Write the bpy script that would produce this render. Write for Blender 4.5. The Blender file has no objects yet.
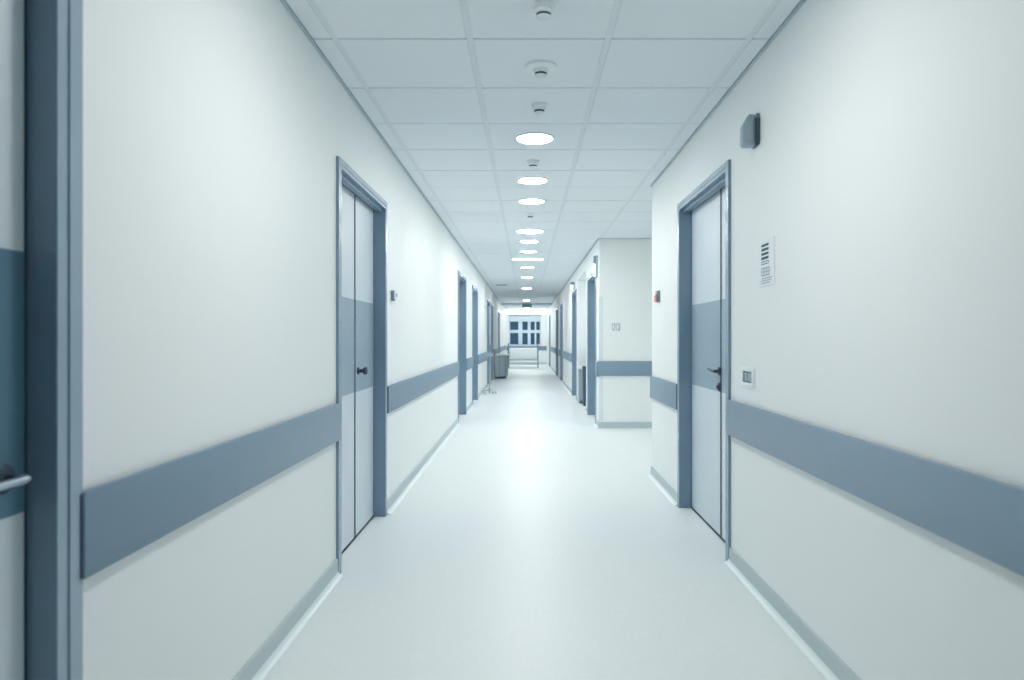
import bpy, bmesh, math, random
from mathutils import Vector, Matrix
random.seed(4)
sc = bpy.context.scene
COL = sc.collection
PI = math.pi

# ------------------------------------------------------------------ dimensions (metres)
XL, XR, XF = -0.96, 1.09, 0.965      # left wall, near right wall, far right wall
HC = 2.52                            # ceiling height
YB, YE = -3.6, 32.0                  # wall behind the camera, end wall
YC, YF = 6.08, 9.28                  # side corridor opening on the right
XS = 4.2                             # end of the side corridor
TILE = 0.606

# ------------------------------------------------------------------ materials
MATS = {}
def mat(name, col, rough=0.5, spec=0.5, metal=0.0, var=0.03, scale=30.0, bump=0.0, bscale=400.0, stretch=None, coat=0.0):
    m = bpy.data.materials.new(name); m.use_nodes = True
    nt = m.node_tree; b = nt.nodes['Principled BSDF']
    b.inputs['Roughness'].default_value = rough
    b.inputs['Specular IOR Level'].default_value = spec
    b.inputs['Metallic'].default_value = metal
    b.inputs['Coat Weight'].default_value = coat
    tc = nt.nodes.new('ShaderNodeTexCoord')
    src = tc.outputs['Object']
    if stretch:
        mp = nt.nodes.new('ShaderNodeMapping'); mp.inputs['Scale'].default_value = stretch
        nt.links.new(src, mp.inputs['Vector']); src = mp.outputs['Vector']
    nz = nt.nodes.new('ShaderNodeTexNoise'); nz.inputs['Scale'].default_value = scale
    nz.inputs['Detail'].default_value = 4
    nt.links.new(src, nz.inputs['Vector'])
    mx = nt.nodes.new('ShaderNodeMix'); mx.data_type = 'RGBA'
    mx.inputs[6].default_value = tuple(c * (1 - var) for c in col) + (1,)
    mx.inputs[7].default_value = tuple(min(1, c * (1 + var)) for c in col) + (1,)
    nt.links.new(nz.outputs['Fac'], mx.inputs[0])
    nt.links.new(mx.outputs[2], b.inputs['Base Color'])
    if bump:
        n2 = nt.nodes.new('ShaderNodeTexNoise'); n2.inputs['Scale'].default_value = bscale
        nt.links.new(src, n2.inputs['Vector'])
        bp = nt.nodes.new('ShaderNodeBump'); bp.inputs['Strength'].default_value = bump
        bp.inputs['Distance'].default_value = 0.001
        nt.links.new(n2.outputs['Fac'], bp.inputs['Height'])
        nt.links.new(bp.outputs['Normal'], b.inputs['Normal'])
    MATS[name] = m
    return m
def emit(name, col, strength):
    m = bpy.data.materials.new(name); m.use_nodes = True
    b = m.node_tree.nodes['Principled BSDF']
    b.inputs['Base Color'].default_value = (0.9, 0.9, 0.9, 1)
    b.inputs['Emission Color'].default_value = col + (1,)
    b.inputs['Emission Strength'].default_value = strength
    MATS[name] = m; return m

WALL  = mat('wall_paint', (0.845, 0.868, 0.862), 0.55, 0.35, var=0.008, scale=3, bump=0.15, bscale=250)
CEIL  = mat('ceiling_tile', (0.80, 0.845, 0.872), 0.9, 0.1, var=0.012, scale=2.0, bump=0.3, bscale=300)
GRID  = mat('ceiling_grid', (0.735, 0.785, 0.81), 0.75, 0.2, var=0.01)
CTRIM = mat('ceiling_edge', (0.46, 0.55, 0.60), 0.6, 0.3)
FLOOR = mat('vinyl_floor', (0.79, 0.822, 0.818), 0.42, 0.42, var=0.035, scale=60, stretch=(1.0, 0.35, 1.0))
BASE  = mat('skirting_vinyl', (0.50, 0.575, 0.585), 0.5, 0.4)
COVE  = mat('skirting_lip', (0.76, 0.83, 0.83), 0.3, 0.5)
GUARD = mat('guard_vinyl', (0.215, 0.31, 0.395), 0.42, 0.35, var=0.02, bump=0.2, bscale=500)
GEDGE = mat('guard_edge', (0.075, 0.13, 0.185), 0.5, 0.4)
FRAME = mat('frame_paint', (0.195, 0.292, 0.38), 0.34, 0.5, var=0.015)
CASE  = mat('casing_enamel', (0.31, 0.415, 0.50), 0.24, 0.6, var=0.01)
FDARK = mat('frame_seal', (0.03, 0.06, 0.09), 0.6, 0.3)
LEAF  = mat('leaf_laminate', (0.65, 0.72, 0.77), 0.42, 0.45, var=0.012)
BAND  = mat('band_laminate', (0.30, 0.405, 0.485), 0.42, 0.45, var=0.012)
BAND2 = mat('band_laminate_dark', (0.10, 0.20, 0.285), 0.42, 0.4, var=0.012)
STEEL = mat('brushed_steel', (0.42, 0.50, 0.55), 0.35, 0.5, metal=0.85)
DARKM = mat('dark_metal', (0.05, 0.08, 0.11), 0.4, 0.5, metal=0.3)
PLAST = mat('white_plastic', (0.80, 0.85, 0.86), 0.4, 0.5, var=0.01)
GPLAS = mat('grey_plastic', (0.36, 0.46, 0.52), 0.45, 0.4, var=0.03)
DPLAS = mat('dark_plastic', (0.045, 0.085, 0.125), 0.45, 0.4)
MPLAS = mat('mid_plastic', (0.20, 0.27, 0.31), 0.45, 0.4)
RED   = mat('red_plastic', (0.72, 0.24, 0.19), 0.4, 0.5)
PAPER = mat('notice_paper', (0.82, 0.865, 0.88), 0.5, 0.3, var=0.01)
INK   = mat('notice_ink', (0.06, 0.12, 0.15), 0.6, 0.2)
GINK  = mat('notice_grey_ink', (0.44, 0.51, 0.54), 0.6, 0.2)
LINEN = mat('white_linen', (0.82, 0.87, 0.87), 0.8, 0.2, var=0.03, scale=8, bump=0.4, bscale=150)
TABLE = mat('table_laminate', (0.85, 0.89, 0.90), 0.35, 0.5, var=0.01)
CABIN = mat('cabinet_laminate', (0.38, 0.47, 0.51), 0.45, 0.4, var=0.02)
WFRAM = mat('window_paint', (0.62, 0.72, 0.80), 0.4, 0.5, var=0.01)
SIGNG = mat('exit_green', (0.10, 0.25, 0.24), 0.4, 0.4)
LAMP  = emit('downlight_diffuser', (1.0, 1.0, 0.985), 62.0)
LAMPF = emit('far_downlight_diffuser', (1.0, 1.0, 0.985), 125.0)
LAMPE = emit('wall_light_diffuser', (0.95, 1.0, 1.0), 9.0)
LAMPS = emit('signal_lens', (0.9, 1.0, 1.0), 0.8)
GLASS = bpy.data.materials.new('window_glass'); GLASS.use_nodes = True
_b = GLASS.node_tree.nodes['Principled BSDF']
_b.inputs['Base Color'].default_value = (0.9, 0.96, 1, 1); _b.inputs['Roughness'].default_value = 0.02
_b.inputs['Transmission Weight'].default_value = 1.0; _b.inputs['IOR'].default_value = 1.3

# ------------------------------------------------------------------ mesh helpers
class MB:
    """collects shapes, then links them as one mesh object"""
    def __init__(s): s.bm = bmesh.new()
    def _take(s, t):
        me = bpy.data.meshes.new('tmp'); t.to_mesh(me); t.free()
        s.bm.from_mesh(me); bpy.data.meshes.remove(me); return s
    def box(s, x0, x1, y0, y1, z0, z1, bev=0.0, seg=2):
        x0, x1 = min(x0, x1), max(x0, x1); y0, y1 = min(y0, y1), max(y0, y1)
        t = bmesh.new(); bmesh.ops.create_cube(t, size=1)
        for v in t.verts:
            v.co = Vector(((x0 + x1) / 2 + v.co.x * (x1 - x0), (y0 + y1) / 2 + v.co.y * (y1 - y0), (z0 + z1) / 2 + v.co.z * (z1 - z0)))
        if bev: bmesh.ops.bevel(t, geom=t.edges[:], offset=bev, segments=seg, profile=0.5, affect='EDGES')
        return s._take(t)
    def lathe(s, prof, cx=0, cy=0, cz=0, n=32, a0=0.0, a1=2 * PI, axis='z', flip=1):
        """prof: list of (radius, height)"""
        t = bmesh.new(); full = abs(a1 - a0 - 2 * PI) < 1e-6
        cnt = n if full else n + 1; rings = []
        for r, h in prof:
            ring = []
            for i in range(cnt):
                a = a0 + (a1 - a0) * i / n
                if axis == 'z': p = (cx + r * math.cos(a), cy + r * math.sin(a), cz + h)
                elif axis == 'x': p = (cx + h * flip, cy + r * math.cos(a), cz + r * math.sin(a))
                else: p = (cx + r * math.cos(a), cy + h * flip, cz + r * math.sin(a))
                ring.append(t.verts.new(p))
            rings.append(ring)
        for a, b in zip(rings, rings[1:]):
            for i in range(n):
                j = (i + 1) % cnt
                try: t.faces.new((a[i], a[j], b[j], b[i]))
                except ValueError: pass
        for ring in (rings[0], rings[-1]):
            try: t.faces.new(ring)
            except ValueError: pass
        if not full:
            try: t.faces.new([r[0] for r in rings]); t.faces.new([r[-1] for r in rings])
            except ValueError: pass
        bmesh.ops.remove_doubles(t, verts=t.verts[:], dist=1e-6)
        bmesh.ops.recalc_face_normals(t, faces=t.faces[:])
        return s._take(t)
    def tube(s, pts, r, n=12):
        t = bmesh.new(); pts = [Vector(p) for p in pts]; rings = []
        for i, p in enumerate(pts):
            d = (pts[min(i + 1, len(pts) - 1)] - pts[max(i - 1, 0)]).normalized()
            u = d.orthogonal().normalized() if not rings else (pu - d * pu.dot(d)).normalized()
            pu = u; w = d.cross(u)
            rings.append([t.verts.new(p + r * (u * math.cos(2 * PI * k / n) + w * math.sin(2 * PI * k / n))) for k in range(n)])
        for a, b in zip(rings, rings[1:]):
            for k in range(n): t.faces.new((a[k], a[(k + 1) % n], b[(k + 1) % n], b[k]))
        t.faces.new(rings[0]); t.faces.new(rings[-1])
        bmesh.ops.recalc_face_normals(t, faces=t.faces[:])
        return s._take(t)
    def prism(s, poly, y0, y1):
        """polygon in (x, z) extruded along y"""
        t = bmesh.new()
        a = [t.verts.new((x, y0, z)) for x, z in poly]; b = [t.verts.new((x, y1, z)) for x, z in poly]
        n = len(poly)
        for i in range(n): t.faces.new((a[i], a[(i + 1) % n], b[(i + 1) % n], b[i]))
        t.faces.new(a); t.faces.new(b)
        bmesh.ops.recalc_face_normals(t, faces=t.faces[:])
        return s._take(t)
    def prism_x(s, poly, x0, x1, bev=0.0):
        """polygon in (y, z) extruded along x"""
        t = bmesh.new()
        a = [t.verts.new((x0, y, z)) for y, z in poly]; b = [t.verts.new((x1, y, z)) for y, z in poly]
        n = len(poly)
        for i in range(n): t.faces.new((a[i], a[(i + 1) % n], b[(i + 1) % n], b[i]))
        t.faces.new(a); t.faces.new(b)
        bmesh.ops.recalc_face_normals(t, faces=t.faces[:])
        if bev: bmesh.ops.bevel(t, geom=t.edges[:], offset=bev, segments=2, profile=0.5, affect='EDGES')
        return s._take(t)
    def build(s, name, m, parent=None, loc=(0, 0, 0), smooth=True):
        me = bpy.data.meshes.new(name); s.bm.to_mesh(me); s.bm.free()
        me.materials.append(m)
        if smooth:
            for p in me.polygons: p.use_smooth = True
            me.set_sharp_from_angle(angle=math.radians(32))
        o = bpy.data.objects.new(name, me); COL.objects.link(o); o.location = loc
        if parent: o.parent = parent
        return o

def tag(o, label=None, cat=None, group=None, kind=None):
    if label: o['label'] = label
    if cat: o['category'] = cat
    if group: o['group'] = group
    if kind: o['kind'] = kind
    return o
def thing(name, loc, label, cat, group=None, kind=None, rz=0.0):
    o = bpy.data.objects.new(name, None); o.empty_display_size = 0.1
    COL.objects.link(o); o.location = loc; o.rotation_euler.z = rz
    return tag(o, label, cat, group, kind)
def copy_thing(src, loc, label):
    kids = [(c, [g for g in ALLKIDS(c)]) for c in ALLKIDS(src)]
    r = src.copy(); COL.objects.link(r); r.location = loc; r['label'] = label
    for c, gs in kids:
        d = c.copy(); COL.objects.link(d); d.parent = r
        for g in gs:
            e = g.copy(); COL.objects.link(e); e.parent = d
    return r
def ALLKIDS(o): return [c for c in bpy.data.objects if c.parent == o]

# ------------------------------------------------------------------ doors: one table for the whole corridor
# side: -1 left / +1 right; wall x; opening y0..y1; head height; leaf recess; casing width; seam position (None = single leaf)
NICHE = (11.35, 13.25, 0.19)          # shallow niche in the far right wall: y0, y1, depth
DOORS = [
    dict(s=-1, wx=XL, y0=0.27, y1=1.41, h=2.06, d=0.045, cw=0.082, seam=None, handle='near_bar', bt=1.372, bb=0.853,
         label='grey framed door at the left edge of view with a long steel lever, closest to camera'),
    dict(s=-1, wx=XL, y0=3.58, y1=4.70, h=2.066, d=0.067, cw=0.052, seam=4.185, handle='knob',
         label='two-leaf pale blue door with a small dark knob, on left wall opposite the lever-handled door'),
    dict(s=1, wx=XR, y0=3.785, y1=4.94, h=2.10, d=0.075, cw=0.052, seam=4.19, handle='lever',
         label='pale blue door with lever handle and lock below, in right wall beside the pale notice'),
    dict(s=-1, wx=XL, y0=9.82, y1=10.97, h=2.09, d=0.105, cw=0.05, seam=10.4, handle=None,
         label='grey framed doorway at the far end of the long guard board, third along left wall'),
    dict(s=-1, wx=XL, y0=12.42, y1=13.57, h=2.09, d=0.085, cw=0.05, seam=13.0, handle=None,
         label='grey framed doorway just before the drip stand, fourth along left wall'),
    dict(s=-1, wx=XL, y0=17.1, y1=18.2, h=2.09, d=0.085, cw=0.05, seam=17.7, handle=None,
         label='slim grey doorway just beyond the drip stand on the left wall'),
    dict(s=-1, wx=XL, y0=18.75, y1=19.9, h=2.09, d=0.06, cw=0.05, seam=19.3, handle=None,
         label='slim grey doorway immediately before the half-round table on the left wall'),
    dict(s=-1, wx=XL, y0=23.6, y1=24.75, h=2.09, d=0.085, cw=0.05, seam=24.2, handle=None,
         label='narrow grey doorway beyond the half-round table, last along the left wall'),
    dict(s=1, wx=XF, y0=9.72, y1=10.9, h=2.09, d=0.12, cw=0.05, seam=10.3, handle=None,
         label='dark grey doorway right behind the white corner of the side passage'),
    dict(s=1, wx=XF, y0=13.5, y1=14.6, h=2.09, d=0.105, cw=0.05, seam=14.0, handle=None,
         label='grey doorway just past the two bins in the right wall'),
    dict(s=1, wx=XF, y0=18.6, y1=19.75, h=2.09, d=0.105, cw=0.05, seam=19.2, handle=None,
         label='dark grey doorway, third beyond the side passage on the right'),
    dict(s=1, wx=XF, y0=21.3, y1=22.45, h=2.09, d=0.09, cw=0.05, seam=21.9, handle=None,
         label='thin dark doorway, fourth beyond the side passage on the right'),
    dict(s=1, wx=XF, y0=28.2, y1=29.35, h=2.09, d=0.10, cw=0.05, seam=28.8, handle=None,
         label='grey blue doorway beside the far window, last along the right wall'),
]
def make_door(k, D):
    s, wx, y0, y1, h, d, cw = D['s'], D['wx'], D['y0'], D['y1'], D['h'], D['d'], D['cw']
    ym = (y0 + y1) / 2; a, b = y0 - ym, y1 - ym
    root = thing('door_%d' % k, (wx, ym, 0), D['label'], 'door', kind='structure')
    pr = 0.015                                   # casing stands this far out from the wall
    jt = 0.028                                   # lining thickness inside the wall opening (opening in wall = y0-jt .. y1+jt)
    X = lambda dd: s * dd
    # lining (jambs and head) with a rebate step behind the leaf
    f = MB()
    back = 0.17
    f.box(X(0.0), X(back), a - jt, a, 0, h + jt)
    f.box(X(0.0), X(back), b, b + jt, 0, h + jt)
    f.box(X(0.0), X(back), a, b, h, h + jt)
    f.box(X(d + 0.045), X(back), a, a + 0.02, 0, h); f.box(X(d + 0.045), X(back), b - 0.02, b, 0, h)
    f.box(X(d + 0.045), X(back), a + 0.02, b - 0.02, h - 0.02, h)
    f.box(X(0.012), X(d - 0.012), a, b, h - 0.016, h)          # stepped soffit of the head
    f.build('door_frame', FRAME, root)
    # casing round the opening: wide band, groove, narrow bead
    c = MB(); cf = MB(); g = 0.34 * cw; q = 0.012 if cw > 0.07 else 0.005
    def ring(mb, o0, o1, p0, p1):
        mb.box(X(-p1), X(-p0), a + o0, a + o1, 0, h - o0)
        mb.box(X(-p1), X(-p0), b - o1, b - o0, 0, h - o0)
        mb.box(X(-p1), X(-p0), a + o1, b - o1, h - o1, h - o0)
    ring(c, -cw, 0.0, 0.0, pr - 0.003)
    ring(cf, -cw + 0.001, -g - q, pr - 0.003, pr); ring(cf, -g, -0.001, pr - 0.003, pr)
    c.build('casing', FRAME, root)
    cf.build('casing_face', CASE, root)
    # leaves
    gap = 0.009; th = 0.042
    spans = [(a + gap, b - gap)] if D['seam'] is None else [(a + gap, D['seam'] - ym - 0.004), (D['seam'] - ym + 0.004, b - gap)]
    for li, (u, v) in enumerate(spans):
        lf = MB().box(X(d), X(d + th), u, v, 0.010, h - 0.008, 0.0015, 1).build('door_leaf', LEAF, root)
        MB().box(X(d - 0.0012), X(d + 0.01), u + 0.001, v - 0.001, D.get('bb', 0.875), D.get('bt', 1.43)).build('colour_band', BAND2 if 'bb' in D else BAND, lf)
        if D['handle'] == 'near_bar':
            yy = v - 0.062; hz = 0.930
            m = MB(); m.lathe([(0.001, 0), (0.027, 0), (0.029, 0.004), (0.024, 0.010), (0.010, 0.012), (0.010, 0.030), (0.001, 0.031)], X(d - 0.0013), yy, hz, 24, axis='x', flip=-s)
            m.build('handle_rose', DARKM, lf)
            m = MB(); m.tube([(X(d - 0.0325), yy + 0.012, hz), (X(d - 0.043), yy + 0.006, hz), (X(d - 0.047), yy - 0.006, hz), (X(d - 0.048), yy - 0.03, hz), (X(d - 0.048), yy - 0.14, hz)], 0.0085)
            m.build('lever_handle', STEEL, lf)
        if D['handle'] == 'knob' and li == 1:
            m = MB(); m.lathe([(0.001, 0), (0.022, 0), (0.023, 0.006), (0.011, 0.012), (0.011, 0.03), (0.02, 0.036), (0.024, 0.046), (0.02, 0.056), (0.001, 0.06)], X(d - 0.001), u + 0.07, 1.0, 24, axis='x', flip=-s)
            m.build('door_knob', DARKM, lf)
        if D['handle'] == 'lever' and li == 1:
            yy = u + 0.016
            m = MB(); m.lathe([(0.001, 0), (0.024, 0), (0.026, 0.004), (0.022, 0.010), (0.010, 0.012), (0.010, 0.036), (0.001, 0.038)], X(d - 0.0024), yy, 1.0, 20, axis='x', flip=-s)
            m.tube([(X(d - 0.034), yy - 0.012, 1.0), (X(d - 0.036), yy, 1.0), (X(d - 0.038), yy + 0.03, 1.0), (X(d - 0.038), yy + 0.125, 1.008)], 0.009)
            m.build('lever_handle', DARKM, lf)
            m = MB(); m.lathe([(0.001, 0), (0.025, 0), (0.027, 0.004), (0.023, 0.012), (0.012, 0.014), (0.012, 0.022), (0.001, 0.022)], X(d - 0.001), yy, 0.905, 20, axis='x', flip=-s)
            m.build('door_lock', DARKM, lf)
    # dark rubber seals round the leaves and the sill strip under them
    z = MB()
    z.box(X(d + 0.001), X(d + 0.03), a, a + gap, 0.004, h); z.box(X(d + 0.001), X(d + 0.03), b - gap, b, 0.004, h)
    z.box(X(d + 0.006), X(d + 0.03), a + gap, b - gap, h - 0.008, h)
    if D['seam'] is not None: z.box(X(d - 0.0022), X(d - 0.0013), D['seam'] - ym - 0.013, D['seam'] - ym + 0.013, 0.012, h - 0.010)
    z.build('rubber_seal', FDARK, root)
    MB().box(X(d - 0.004), X(d + th), a, b, 0.0, 0.0095).build('threshold_strip', FDARK, root)
    return root
for k, D in enumerate(DOORS): make_door(k + 1, D)

# ------------------------------------------------------------------ setting: floor, walls, ceiling
def struct(o): o['kind'] = 'structure'; return o
struct(MB().box(XL - 0.25, XS + 0.2, YB - 0.2, YE + 0.3, -0.12, 0.0).build('floor', FLOOR))
JT = 0.028
def wall_run(name, s, wx, ya, yb, th=0.2, niche=None):
    m = MB(); ops = sorted([D for D in DOORS if D['s'] == s and D['wx'] == wx and ya < D['y0'] < yb], key=lambda D: D['y0'])
    y = ya
    def seg(p, q):
        if niche and p < niche[0] < q:
            m.box(wx, wx + s * th, p, niche[0], 0, HC + 0.06)
            m.box(wx + s * niche[2], wx + s * (niche[2] + th), niche[0] - 0.1, niche[1] + 0.1, 0, HC + 0.06)
            m.box(wx, wx + s * th, niche[1], q, 0, HC + 0.06)
            m.box(wx, wx + s * th, niche[0], niche[1], 2.3, HC + 0.06)
        else: m.box(wx, wx + s * th, p, q, 0, HC + 0.06)
    for D in ops:
        seg(y, D['y0'] - JT)
        m.box(wx, wx + s * th, D['y0'] - JT, D['y1'] + JT, D['h'] + JT, HC + 0.06)
        y = D['y1'] + JT
    seg(y, yb)
    return struct(m.build(name, WALL, smooth=False))
wall_run('wall_left', -1, XL, YB, YE)
wall_run('wall_right', 1, XR, YB, YC)
wall_run('wall_right_far', 1, XF, YF, YE, niche=NICHE)
struct(MB().box(XR + 0.2, XS, YC - 0.2, YC, 0, HC + 0.06).build('wall_side_passage_near', WALL, smooth=False))
struct(MB().box(XF + 0.2, XS, YF, YF + 0.2, 0, HC + 0.06).build('wall_side_passage_far', WALL, smooth=False))
struct(MB().box(XS, XS + 0.2, YC - 0.2, YF + 0.2, 0, HC + 0.06).build('wall_side_passage_end', WALL, smooth=False))
struct(MB().box(XL - 0.2, XR + 0.2, YB - 0.2, YB, 0, HC + 0.06).build('wall_back', WALL, smooth=False))
WX0, WX1, WZ0, WZ1 = -0.80, 0.66, 0.86, 2.25
m = MB()
m.box(XL, WX0, YE, YE + 0.25, 0, HC + 0.06); m.box(WX1, XF, YE, YE + 0.25, 0, HC + 0.06)
m.box(WX0, WX1, YE, YE + 0.25, 0, WZ0); m.box(WX0, WX1, YE, YE + 0.25, WZ1, HC + 0.06)
struct(m.build('wall_end', WALL, smooth=False))

# ceiling: slab, with recessed tiles and flush runners as its parts
ceil = struct(MB().box(XL - 0.2, XS + 0.2, YB - 0.2, YE + 0.25, HC + 0.06, HC + 0.16).build('ceiling', CTRIM, smooth=False))
BARS = [-0.845, -0.25, 0.361, 0.982] + [1.59 + 0.61 * i for i in range(5)]
BW = 0.028
t = MB(); g = MB()
def xmax(y):
    return XR if y < YC else (XS if y < YF else XF)
yl = []
k0 = math.floor((YB - 3.09) / TILE)
k = k0
while True:
    yy = 3.09 + k * TILE
    yl.append(yy); k += 1
    if yy > YE: break
EDGE = 0.018
for ya, yb in zip(yl, yl[1:]):
    cuts = [ya] + [c for c in (YC, YF) if ya < c < yb] + [yb]
    for p, q in zip(cuts, cuts[1:]):
        pp = p + (0.006 if p == ya else 0); qq = q - (0.006 if q == yb else 0)
        pp = max(pp, YB + 0.01); qq = min(qq, YE - 0.01)
        if qq - pp < 0.02: continue
        xm = xmax((p + q) / 2)
        edges = [XL + EDGE] + [b for b in BARS if XL + EDGE + 0.03 < b < xm - EDGE - 0.03] + [xm - EDGE]
        for i, (u, v) in enumerate(zip(edges, edges[1:])):
            uu = u + (BW / 2 + 0.0008 if i > 0 else 0); vv = v - (BW / 2 + 0.0008 if i < len(edges) - 2 else 0)
            t.box(uu, vv, pp, qq, HC, HC + 0.025)
for b in BARS:
    if b < XL + 0.04: continue
    for p, q, x1 in ((YB, YC, XR), (YC, YF, XS), (YF, YE, XF)):
        if b < x1 - 0.04: g.box(b - BW / 2, b + BW / 2, p, q, HC + 0.001, HC + 0.03)
for yy in yl[1:-1]:
    xm = xmax(yy); g.box(XL + 0.01, xm - 0.01, yy - 0.012, yy + 0.012, HC + 0.026, HC + 0.034)
t.build('ceiling_tiles', CEIL, ceil, smooth=False)
g.build('ceiling_grid', GRID, ceil, smooth=False)
def edge(name, *b): struct(MB().box(*b).build(name, CTRIM, smooth=False))
e = 0.014
edge('trim_1', XL, XL + e, YB, YE, HC - 0.006, HC + 0.02)
edge('trim_2', XR - e, XR, YB, YC, HC - 0.006, HC + 0.02)
edge('trim_3', XF - e, XF, YF, YE, HC - 0.006, HC + 0.02)
edge('trim_4', XF, XS, YF - e, YF, HC - 0.006, HC + 0.02)
edge('trim_5', XR, XS, YC, YC + e, HC - 0.006, HC + 0.02)
edge('trim_6', XL + e, XF - e, 26.4, 26.52, HC - 0.075, HC - 0.001)       # low beam across the far end

# skirting with a pale coved lip on the floor
def skirting(name, s, wx, ya, yb, niche=None):
    ops = sorted([D for D in DOORS if D['s'] == s and D['wx'] == wx and ya < D['y0'] < yb], key=lambda D: D['y0'])
    m = MB(); l = MB()
    prof = [(0, 0), (0.016, 0), (0.012, 0.012), (0.010, 0.082), (0.006, 0.088), (0, 0.088)]
    lip = [(0.0125, 0.0), (0.038, 0.0), (0.038, 0.003), (0.026, 0.007), (0.018, 0.014), (0.0125, 0.024)]
    def seg(p, q, off=0.0):
        if q - p < 0.02: return
        m.prism([(wx + s * off - s * x, z) for x, z in prof], p, q)
        l.prism([(wx + s * off - s * x, z) for x, z in lip], p, q)
    y = ya
    for D in ops + [None]:
        q = D['y0'] - D['cw'] if D else yb
        if niche and y < niche[0] < q:
            seg(y, niche[0]); seg(niche[0], niche[1], niche[2]); seg(niche[1], q)
        else: seg(y, q)
        if D: y = D['y1'] + D['cw']
    o = struct(m.build(name, BASE)); l.build('cove_lip', COVE, o)
skirting('baseboard_left', -1, XL, YB, YE)
skirting('baseboard_right', 1, XR, YB, YC)
skirting('baseboard_right_far', 1, XF, YF, YE, niche=NICHE)
o = struct(MB().box(XF, XS, YF - 0.012, YF, 0, 0.088, 0.003, 1).build('baseboard_side_passage', BASE))
MB().box(XF, XS, YF - 0.036, YF - 0.0125, 0, 0.005).build('cove_lip', COVE, o)
o = struct(MB().box(XL + 0.04, XF - 0.04, YE - 0.012, YE, 0, 0.088, 0.003, 1).build('baseboard_end', BASE))

# end window
win = thing('window_1', (0, YE, 0), 'paned window looking onto dark blue dusk at the corridor end', 'window', kind='structure')
m = MB(); fy0, fy1 = 0.10, 0.16
m.box(WX0, WX0 + 0.05, fy0, fy1, WZ0, WZ1); m.box(WX1 - 0.05, WX1, fy0, fy1, WZ0, WZ1)
m.box(WX0 + 0.05, WX1 - 0.05, fy0, fy1, WZ0, WZ0 + 0.05); m.box(WX0 + 0.05, WX1 - 0.05, fy0, fy1, WZ1 - 0.05, WZ1)
m.build('window_frame', WFRAM, win)
m = MB()
for x0, x1 in ((-0.375, -0.19), (0.055, 0.19), (0.37, 0.45)): m.box(x0, x1, fy0 - 0.01, fy1, WZ0 + 0.05, WZ1 - 0.05)
for x0, x1 in ((-0.75, -0.375), (-0.19, 0.055), (0.19, 0.37), (0.45, 0.61)): m.box(x0, x1, fy0, fy1, 1.43, 1.57)
m.build('glazing_bars', WFRAM, win)
MB().box(WX0 + 0.05, WX1 - 0.05, 0.128, 0.134, WZ0 + 0.05, WZ1 - 0.05).build('window_pane', GLASS, win)
MB().box(WX0 + 0.02, WX1 - 0.02, 0.02, 0.09, 1.95, 2.20, 0.008).build('blind_box', WFRAM, win)
MB().box(WX0, WX1, -0.03, 0.10, WZ0, WZ0 + 0.025, 0.004).build('window_sill', WFRAM, win)

# corner guard on the white corner
cg = MB(); cg.box(XF - 0.004, XF + 0.05, YF - 0.004, YF - 0.0005, 0.095, 1.75); cg.box(XF - 0.004, XF - 0.0005, YF - 0.0005, YF + 0.05, 0.095, 1.75)
cg = cg.build('corner_guard', GRID)
tag(cg, 'thin pale grey angle strip on the corner of the side passage', 'corner guard')

# ------------------------------------------------------------------ wall guard boards
GZ0, GZ1 = 0.685, 0.873
def guard_y(s, wx, ya, yb, label, z0=GZ0, z1=GZ1):
    ym = (ya + yb) / 2; a, b = ya - ym, yb - ym; P = -s
    r = thing('wall_guard', (wx, ym, z0), label, 'wall guard', 'grey guard boards along the corridor walls')
    h = z1 - z0
    MB().box(P * 0.0, P * 0.006, a + 0.03, b - 0.03, 0.03, h - 0.03).build('mounting_rail', GEDGE, r)
    MB().box(P * 0.006, P * 0.022, a + 0.006, b - 0.006, 0, h, 0.005).build('guard_board', GUARD, r)
    for e0, e1 in ((a, a + 0.007), (b - 0.007, b)):
        MB().box(P * 0.002, P * 0.020, e0, e1, 0.004, h - 0.004, 0.002, 1).build('end_cap', GEDGE, r)
    return r
guard_y(-1, XL, 1.482, 3.56, 'long grey guard board on left wall between the two nearest left doors')
guard_y(-1, XL, 4.765, 9.775, 'grey guard board on left wall beyond the two-leaf door with the knob')
guard_y(-1, XL, 11.03, 12.36, 'short grey guard board between third and fourth left doorways')
guard_y(-1, XL, 13.63, 17.04, 'grey guard board on the left wall behind the drip stand')
guard_y(-1, XL, 19.96, 23.54, 'grey guard board on the left wall above the half-round table')
guard_y(-1, XL, 24.82, 31.9, 'last grey guard board on left wall, running up to the window end')
guard_y(1, XR, -3.4, 3.735, 'long grey guard board on right wall below the light switch')
guard_y(1, XR, 5.0, 6.07, 'short grey guard board between the lever-handled door and the side passage')
guard_y(1, XF, 9.32, 9.66, 'stub of grey guard board round the corner of the side passage')
guard_y(1, XF + NICHE[2], 11.4, 13.2, 'grey guard board in the niche behind the two bins')
guard_y(1, XF, 14.66, 18.54, 'grey guard board between second and third far doorways on the right')
guard_y(1, XF, 19.81, 21.24, 'short grey guard board between third and fourth far doorways on the right')
guard_y(1, XF, 22.51, 28.14, 'grey guard board before the last doorway on the right wall')
def guard_x(wy, xa, xb, label, z0, z1):
    xm = (xa + xb) / 2; a, b = xa - xm, xb - xm; h = z1 - z0
    r = thing('wall_guard', (xm, wy, z0), label, 'wall guard', 'grey guard boards along the corridor walls')
    MB().box(a + 0.03, b - 0.03, -0.006, 0, 0.03, h - 0.03).build('mounting_rail', GEDGE, r)
    MB().box(a + 0.006, b - 0.006, -0.022, -0.006, 0, h, 0.005).build('guard_board', GUARD, r)
    for e0, e1 in ((a, a + 0.007), (b - 0.007, b)):
        MB().box(e0, e1, -0.020, -0.002, 0.004, h - 0.004, 0.002, 1).build('end_cap', GEDGE, r)
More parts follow.
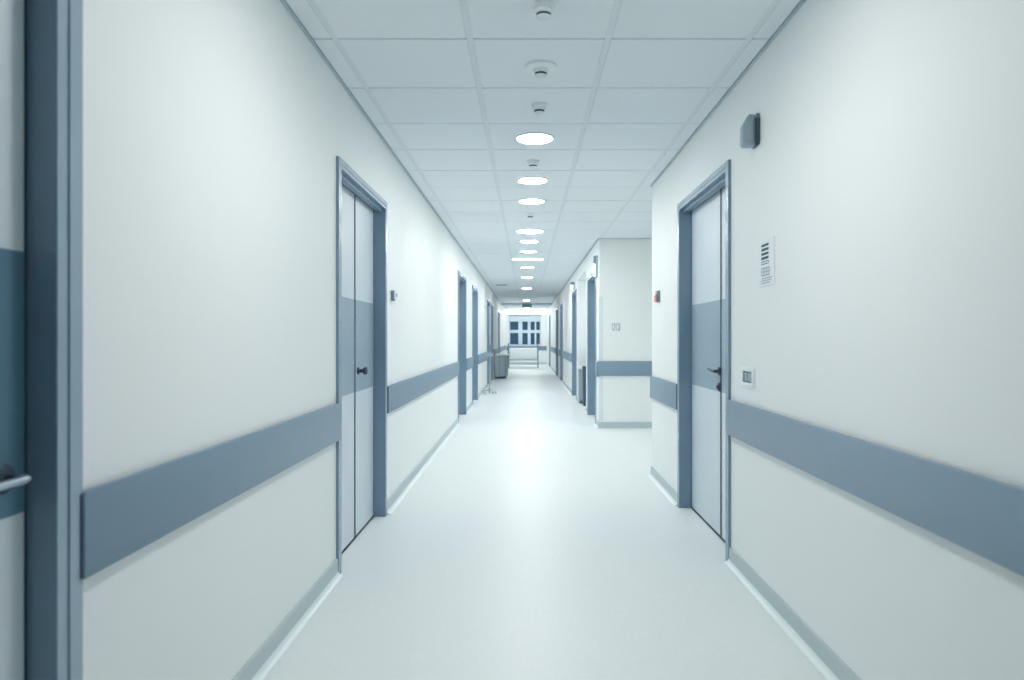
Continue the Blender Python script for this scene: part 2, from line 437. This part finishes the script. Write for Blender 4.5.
guard_x(YF, XF - 0.03, XS - 0.05, 'grey guard board across the side passage wall facing the camera', 0.70, 0.895)
guard_x(YE, XL + 0.05, XF - 0.05, 'grey guard board under the paned window on the end wall', 0.64, 0.83)

# ------------------------------------------------------------------ ceiling fittings
def downlight(x, y, r, label, lamp=LAMP):
    t = thing('downlight', (x, y, HC), label, 'ceiling light', 'round downlights along the corridor ceiling')
    MB().lathe([(r, 0.0), (r + 0.012, 0.0), (r + 0.014, -0.004), (r + 0.008, -0.008), (r, -0.008), (r, 0.0)], n=40).build('trim_ring', PLAST, t)
    MB().lathe([(0.0005, -0.0005), (r - 0.001, -0.0005), (r - 0.001, -0.004), (r * 0.9, -0.0065), (0.0005, -0.008)], n=40).build('diffuser', lamp, t)
    return t
proto = downlight(0.055, 4.62, 0.118, 'largest and nearest round glowing downlight, above the second left door')
wide = downlight(0.04, 8.64, 0.16, 'wide round glowing downlight, fourth from camera, before the side passage corner')
far = downlight(0.0, 24.4, 0.118, 'smallest round glowing downlight above the green hanging sign', LAMPF)
ORD = [(0.052, 5.85, 'second round glowing downlight from camera, between two small ceiling detectors'),
       (0.05, 6.74, 'third round glowing downlight from camera, just before the farthest small detector'),
       (0.036, 9.55, 'round glowing downlight directly beyond the wide one'),
       (0.03, 10.65, 'round glowing downlight just before the slim linear ceiling light'),
       (0.02, 13.05, 'round glowing downlight just beyond the slim linear ceiling light'),
       (0.015, 15.2, 'round glowing downlight, third from the far end of the ceiling row'),
       (0.01, 18.6, 'small round glowing downlight beside the ceiling vent, second from far end')]
for x, y, lab in ORD: copy_thing(far if y > 12 else proto, (x, y, HC), lab)
for y in (27.2, 30.4): copy_thing(far, (0.0, y, HC), 'added downlight hidden behind the low beam to brighten the far window end')  # added lamps, out of sight behind the beam, to brighten trolley and end
copy_thing(wide, (0.055, 2.2, HC), 'round downlight overhead just before the nearest small detector')  # added lamp just above the view, wide size for more light on near walls
copy_thing(proto, (2.6, 7.6, HC), 'round downlight inside the side passage on the right')
t = thing('linear_light', (0.02, 11.7, HC), 'slim bright linear light lying crosswise in the ceiling row of downlights', 'ceiling light')
MB().box(-0.27, 0.27, -0.035, 0.035, -0.006, 0, 0.002, 1).build('light_frame', PLAST, t)
MB().box(-0.255, 0.255, -0.022, 0.022, -0.009, -0.0062).build('diffuser', LAMP, t)

def detector(x, y, r, label):
    t = thing('smoke_detector', (x, y, HC), label, 'detector', 'small detectors on the ceiling centre line')
    MB().lathe([(0.0005, 0), (r, 0), (r, -0.008), (r * 0.93, -0.013), (r * 0.7, -0.016), (0.0005, -0.016)], n=36).build('detector_base', PLAST, t)
    MB().lathe([(0.0005, -0.0161), (0.038, -0.0161), (0.037, -0.030), (0.031, -0.034), (0.0005, -0.034)], n=28).build('detector_neck', PLAST, t)
    MB().lathe([(0.0005, -0.0342), (0.029, -0.0342), (0.029, -0.044), (0.0005, -0.044)], n=28).build('sensor_slot', DPLAS, t)
    MB().lathe([(0.0005, -0.0442), (0.031, -0.0442), (0.031, -0.047), (0.024, -0.050), (0.0005, -0.051)], n=28).build('sensor_cap', GRID, t)
    return t
det = detector(0.068, 2.78, 0.047, 'small domed ceiling detector nearest the camera, in the first tile')
for x, y, lab in ((0.072, 3.96, 'small domed detector in the tile just before the nearest glowing downlight'),
                  (0.05, 5.22, 'small domed detector between the first and second glowing downlights'),
                  (0.04, 7.42, 'farthest small detector, between third downlight and the wide one')):
    copy_thing(det, (x, y, HC), lab)
detector(0.07, 3.40, 0.078, 'broad disc detector, second from camera, with the largest base')
t = thing('ceiling_vent', (-0.62, 17.4, HC), 'faint grey square air vent in the ceiling near left wall', 'vent')
m = MB(); m.box(-0.15, 0.15, -0.15, -0.12, -0.008, 0); m.box(-0.15, 0.15, 0.12, 0.15, -0.008, 0); m.box(-0.15, -0.12, -0.12, 0.12, -0.008, 0); m.box(0.12, 0.15, -0.12, 0.12, -0.008, 0)
m.build('vent_frame', GPLAS, t)
m = MB()
for i in range(8): m.box(-0.118, 0.118, -0.115 + i * 0.03, -0.095 + i * 0.03, -0.006, -0.001)
m.build('vent_slats', MPLAS, t)
t = thing('hanging_sign', (0.02, 25.9, HC), 'small dark green hanging sign at the far end of the ceiling', 'sign')
MB().box(-0.18, 0.18, -0.015, 0.015, -0.20, -0.05, 0.006).build('sign_panel', SIGNG, t)
for x in (-0.12, 0.12): MB().tube([(x, 0, -0.05), (x, 0, 0)], 0.006).build('hanger_rod', STEEL, t)
t = thing('wall_light', (0.0, YE, 2.28), 'long glowing white wall light above the window at corridor end', 'wall light')
MB().box(XL + 0.06, XF - 0.06, -0.05, 0, 0.0, 0.21, 0.006).build('light_housing', PLAST, t)
MB().box(XL + 0.08, XF - 0.08, -0.058, -0.0502, 0.02, 0.19).build('diffuser', LAMPE, t)

# ------------------------------------------------------------------ fittings on the walls
# grey box high on the right wall
t = thing('wall_box', (XR, 3.30, 2.105), 'grey box with sloped top projecting high on right wall above the pale notice', 'wall box')
MB().prism_x([(-0.038, 0.012), (-0.030, 0.0), (0.050, 0.0), (0.050, 0.125), (-0.038, 0.125)], -0.013, 0.0, 0.003).build('wall_bracket', DPLAS, t)
MB().prism([(-0.0132, 0.002), (-0.062, 0.0), (-0.071, 0.012), (-0.069, 0.098), (-0.040, 0.150), (-0.020, 0.150), (-0.0132, 0.143)], 0.0, 0.042).build('box_housing', GPLAS, t)
MB().prism([(-0.022, 0.022), (-0.058, 0.022), (-0.057, 0.092), (-0.038, 0.126), (-0.024, 0.126)], -0.004, -0.0002).build('box_cover', GPLAS, t)
MB().box(-0.016, -0.001, -0.034, 0.03, 0.128, 0.146, 0.003).build('side_latch', MPLAS, t)

# notice
t = thing('wall_notice', (XR, 3.18, 1.435), 'pale notice with four dark bars and grey print on right wall', 'notice')
MB().box(-0.004, 0, -0.105, 0.105, 0, 0.215, 0.001, 1).build('notice_board', PAPER, t)
m = MB()
for i in range(4): m.box(-0.0048, -0.0041, -0.040, 0.055, 0.182 - i * 0.0195, 0.194 - i * 0.0195)
for z0, z1 in ((0.101, 0.104), (0.113, 0.116)): m.box(-0.0048, -0.0041, -0.040, 0.055, z0, z1)
for y in (-0.040, -0.01, 0.02, 0.052): m.box(-0.0048, -0.0041, y, y + 0.003, 0.104, 0.113)
m.build('dark_bars', INK, t)
m = MB()
for y in (0.046, 0.012, -0.020, -0.052): m.box(-0.0048, -0.0041, y, y + 0.008, 0.048, 0.086)
for z in (0.048, 0.064, 0.080): m.box(-0.0048, -0.0041, -0.052, 0.054, z, z + 0.006)
for (ya, yb, z) in ((-0.085, 0.05, 0.034), (-0.075, 0.06, 0.024), (-0.06, 0.065, 0.013)): m.box(-0.0048, -0.0041, ya, yb, z, z + 0.005)
m.build('grey_print', GINK, t)

# double switch plate
t = thing('light_switch', (XR, 3.425, 0.962), 'white double switch plate with grey rockers beside the lever-handled door', 'switch')
m = MB(); m.box(-0.012, 0, -0.088, 0.088, 0, 0.020, 0.002); m.box(-0.012, 0, -0.088, 0.088, 0.074, 0.092, 0.002)
m.box(-0.012, 0, -0.088, -0.066, 0.016, 0.078, 0.002); m.box(-0.012, 0, 0.072, 0.088, 0.016, 0.078, 0.002)
m.build('switch_plate', PLAST, t)
MB().box(-0.006, 0, -0.067, 0.073, 0.018, 0.076).build('switch_recess', DPLAS, t)
for y in (-0.030, 0.024): MB().box(-0.0105, -0.0062, y - 0.021, y + 0.021, 0.026, 0.068, 0.002, 1).build('rocker', GPLAS, t)

# red call point
t = thing('fire_alarm_call_point', (XR, 5.76, 1.495), 'small red alarm call point on right wall by the side passage corner', 'alarm')
MB().box(-0.022, 0, -0.055, 0.055, 0.0, 0.092, 0.003).build('call_point_body', MPLAS, t)
MB().box(-0.034, -0.0222, -0.045, 0.045, 0.006, 0.056, 0.003).build('push_plate', RED, t)
MB().box(-0.030, -0.0222, -0.02, 0.02, 0.064, 0.084, 0.002).build('status_window', PLAST, t)

# thermostat on left wall
t = thing('thermostat', (XL, 4.98, 1.465), 'tiny grey and white control box on left wall beside the knobbed door', 'control box')
MB().box(-0.002, 0.022, -0.03, 0.03, 0, 0.072, 0.002).build('control_body', MPLAS, t)
MB().box(0.0222, 0.034, -0.028, 0.03, 0.012, 0.068, 0.003).build('control_cover', PLAST, t)
MB().lathe([(0.001, 0), (0.012, 0), (0.011, 0.006), (0.001, 0.006)], 0.0342, 0, 0.04, 16, axis='x').build('control_dial', GPLAS, t)

# two narrow plates on the facing wall
for x, lab in ((1.153, 'narrow white switch plate on the facing wall, nearer the corner'), (1.212, 'narrow white switch plate on the facing wall, farther from corner')):
    t = thing('switch_plate', (x, YF, 1.30), lab, 'switch', 'pair of switch plates on the facing wall')
    MB().box(-0.020, 0.020, -0.008, 0, 0, 0.095, 0.002).build('plate', GPLAS, t)
    MB().box(-0.013, 0.013, -0.013, -0.0082, 0.012, 0.083, 0.002).build('rocker', PLAST, t)

# signal lamps over the far right doors
def signal(x, y, z, label, h=0.16, w=0.10):
    t = thing('signal_lamp', (x, y, z), label, 'signal lamp', 'signal lamps over the right doorways')
    MB().box(-0.03, 0, -0.05, 0.05, 0, h, 0.004).build('lamp_base', GPLAS, t)
    MB().box(-w, -0.0302, -0.035, 0.035, 0.015, h * 0.62, 0.012, 3).build('lamp_lens', LAMPS, t)
    MB().box(-w * 0.95, -0.0302, -0.036, 0.036, h * 0.64, h - 0.006, 0.008).build('lamp_hood', MPLAS, t)
signal(XF, 9.50, 2.02, 'blue grey signal lamp on the wall end by the side passage corner', 0.30, 0.06)
signal(XF, 14.0, 2.17, 'small signal lamp over the doorway just past the bins', 0.15, 0.09)

# ------------------------------------------------------------------ things standing in the corridor
# bins in the niche
def bin_(y, x0, x1, yw, h, label, body, lid, name='waste_bin'):
    t = thing(name, ((x0 + x1) / 2, y, 0), label, 'bin')
    w = (x1 - x0) / 2
    m = MB(); tb = bmesh.new(); bmesh.ops.create_cube(tb, size=1)
    for v in tb.verts:
        k = 0.86 if v.co.z < 0 else 1.0
        v.co = Vector((v.co.x * 2 * w * k, v.co.y * yw * k, 0.02 + (v.co.z + 0.5) * (h - 0.07)))
    bmesh.ops.bevel(tb, geom=tb.edges[:], offset=0.012, segments=3, profile=0.5, affect='EDGES')
    m._take(tb); m.build('bin_body', body, t)
    MB().box(-w * 1.04, w * 1.04, -yw / 2 * 1.04, yw / 2 * 1.04, h - 0.0495, h, 0.014, 3).build('bin_lid', lid, t)
    MB().box(-w * 0.8, w * 0.8, -yw * 0.4, yw * 0.4, 0, 0.0198).build('bin_base', DPLAS, t)
    MB().box(-w * 0.5, w * 0.5, -yw / 2 - 0.03, -yw / 2 * 0.9, 0.012, 0.03, 0.004).build('pedal', DPLAS, t)
bin_(12.95, 0.955, 1.085, 0.24, 0.68, 'slim pale grey bin in the niche on the right wall', GPLAS, PLAST)
bin_(12.45, 1.0, 1.10, 0.24, 0.70, 'slim dark bin in front of the pale bin in the niche', DPLAS, DPLAS)

# drip stand
t = thing('drip_stand', (-0.80, 15.1, 0), 'thin steel drip stand on wheels against the left wall', 'drip stand')
MB().tube([(0, 0, 0.09), (0, 0, 1.86)], 0.011).build('pole', STEEL, t)
MB().lathe([(0.0005, 0.06), (0.03, 0.06), (0.03, 0.085), (0.016, 0.11), (0.0005, 0.11)], n=20).build('hub', GPLAS, t)
for i in range(5):
    a = 2 * PI * i / 5 + 0.3; u = Vector((math.cos(a), math.sin(a), 0))
    l = MB().tube([u * 0.02 + Vector((0, 0, 0.075)), u * 0.145 + Vector((0, 0, 0.06))], 0.009).build('leg', STEEL, t)
    MB().lathe([(0.0005, -0.008), (0.024, -0.008), (0.024, 0.008), (0.0005, 0.008)], u.x * 0.145, u.y * 0.145, 0.025, 16, axis='x').build('castor', DPLAS, l)
m = MB()
for a in (0.2, 1.77, 3.34, 4.91):
    u = Vector((math.cos(a), math.sin(a), 0)); m.tube([Vector((0, 0, 1.84)), u * 0.06 + Vector((0, 0, 1.84)), u * 0.10 + Vector((0, 0, 1.85)), u * 0.105 + Vector((0, 0, 1.89))], 0.005, 8)
m.build('hook', STEEL, t)
m = MB(); m.box(-0.09, 0.09, -0.07, 0.07, 0.80, 0.81); 
for x in (-0.09, 0.085): m.box(x, x + 0.005, -0.07, 0.07, 0.81, 0.88)
for y in (-0.07, 0.065): m.box(-0.085, 0.085, y, y + 0.005, 0.81, 0.88)
m.build('basket', GPLAS, t)
MB().box(-0.05, 0.05, -0.06, -0.012, 0.93, 1.05, 0.008).build('pump', MPLAS, t)

# half-round table
t = thing('half_round_table', (XL + 0.045, 21.0, 0), 'white half-round table with grey cabinet base against the left wall', 'table')
def half(prof): return MB().lathe(prof, n=28, a0=-PI / 2, a1=PI / 2)
half([(0.0005, 0.68), (0.405, 0.68), (0.42, 0.69), (0.42, 0.712), (0.41, 0.72), (0.0005, 0.72)]).build('tabletop', TABLE, t)
half([(0.0005, 0.06), (0.345, 0.06), (0.345, 0.679), (0.0005, 0.679)]).build('cabinet', CABIN, t)
half([(0.0005, 0.0), (0.31, 0.0), (0.31, 0.0598), (0.0005, 0.0598)]).build('plinth', DPLAS, t)
for i in range(5):
    a = -PI / 2 + PI * (i + 0.5) / 5; u = Vector((math.cos(a), math.sin(a), 0)) * 0.352
    MB().tube([u + Vector((0, 0, 0.07)), u + Vector((0, 0, 0.675))], 0.008, 8).build('upright', MPLAS, t)

# linen trolley
t = thing('linen_trolley', (-0.13, 28.2, 0), 'white trolley with tall grey end posts standing across the corridor under the window', 'trolley')
L, Dp = 0.59, 0.25
MB().box(-L + 0.03, L - 0.03, -Dp + 0.01, Dp - 0.01, 0.36, 0.80, 0.03, 3).build('linen_bag', LINEN, t)
for sx in (-1, 1):
    for sy in (-1, 1):
        p = MB().tube([(sx * L, sy * Dp, 0.075), (sx * L, sy * Dp, 1.0)], 0.022).build('post', MPLAS, t)
        MB().lathe([(0.0005, -0.014), (0.038, -0.014), (0.038, 0.014), (0.0005, 0.014)], sx * L, sy * Dp, 0.038, 20, axis='x').build('castor', DPLAS, p)
    MB().tube([(sx * L, -Dp + 0.02, 0.97), (sx * L, Dp - 0.02, 0.97)], 0.016).build('push_bar', MPLAS, t)
for z, nm in ((0.32, 'upper_rail'), (0.16, 'lower_rail')):
    for sy in (-1, 1): MB().tube([(-L + 0.02, sy * Dp, z), (L - 0.02, sy * Dp, z)], 0.016).build(nm, GPLAS, t)
MB().box(-L + 0.02, L - 0.02, -Dp + 0.02, Dp - 0.02, 0.15, 0.17, 0.004).build('bottom_shelf', PLAST, t)

# ------------------------------------------------------------------ world, camera
w = bpy.data.worlds.new('dusk'); sc.world = w; w.use_nodes = True
bg = w.node_tree.nodes['Background']; bg.inputs[0].default_value = (0.06, 0.125, 0.20, 1); bg.inputs[1].default_value = 0.8
cam = bpy.data.cameras.new('camera'); co = bpy.data.objects.new('camera', cam); COL.objects.link(co)
co.location = (0, 0, 1.2); co.rotation_euler = (PI / 2, 0, 0)
cam.sensor_width = 36; cam.lens = 36 * 700 / 1024
cam.shift_x = -14.5 / 1024; cam.shift_y = -2 / 1024
cam.clip_start = 0.02; cam.clip_end = 200
cam.dof.use_dof = True; cam.dof.focus_distance = 5.5; cam.dof.aperture_fstop = 2.8
sc.camera = co
sc.view_settings.view_transform = 'Standard'; sc.view_settings.look = 'None'
sc.view_settings.exposure = 0.04; sc.view_settings.gamma = 1.0; sc.view_settings.use_curve_mapping = False
sc.cycles.use_denoising = True
sc.cycles.max_bounces = 16; sc.cycles.diffuse_bounces = 10; sc.cycles.glossy_bounces = 6
sc.cycles.sample_clamp_indirect = 8
sc.cycles.caustics_reflective = False; sc.cycles.caustics_refractive = False
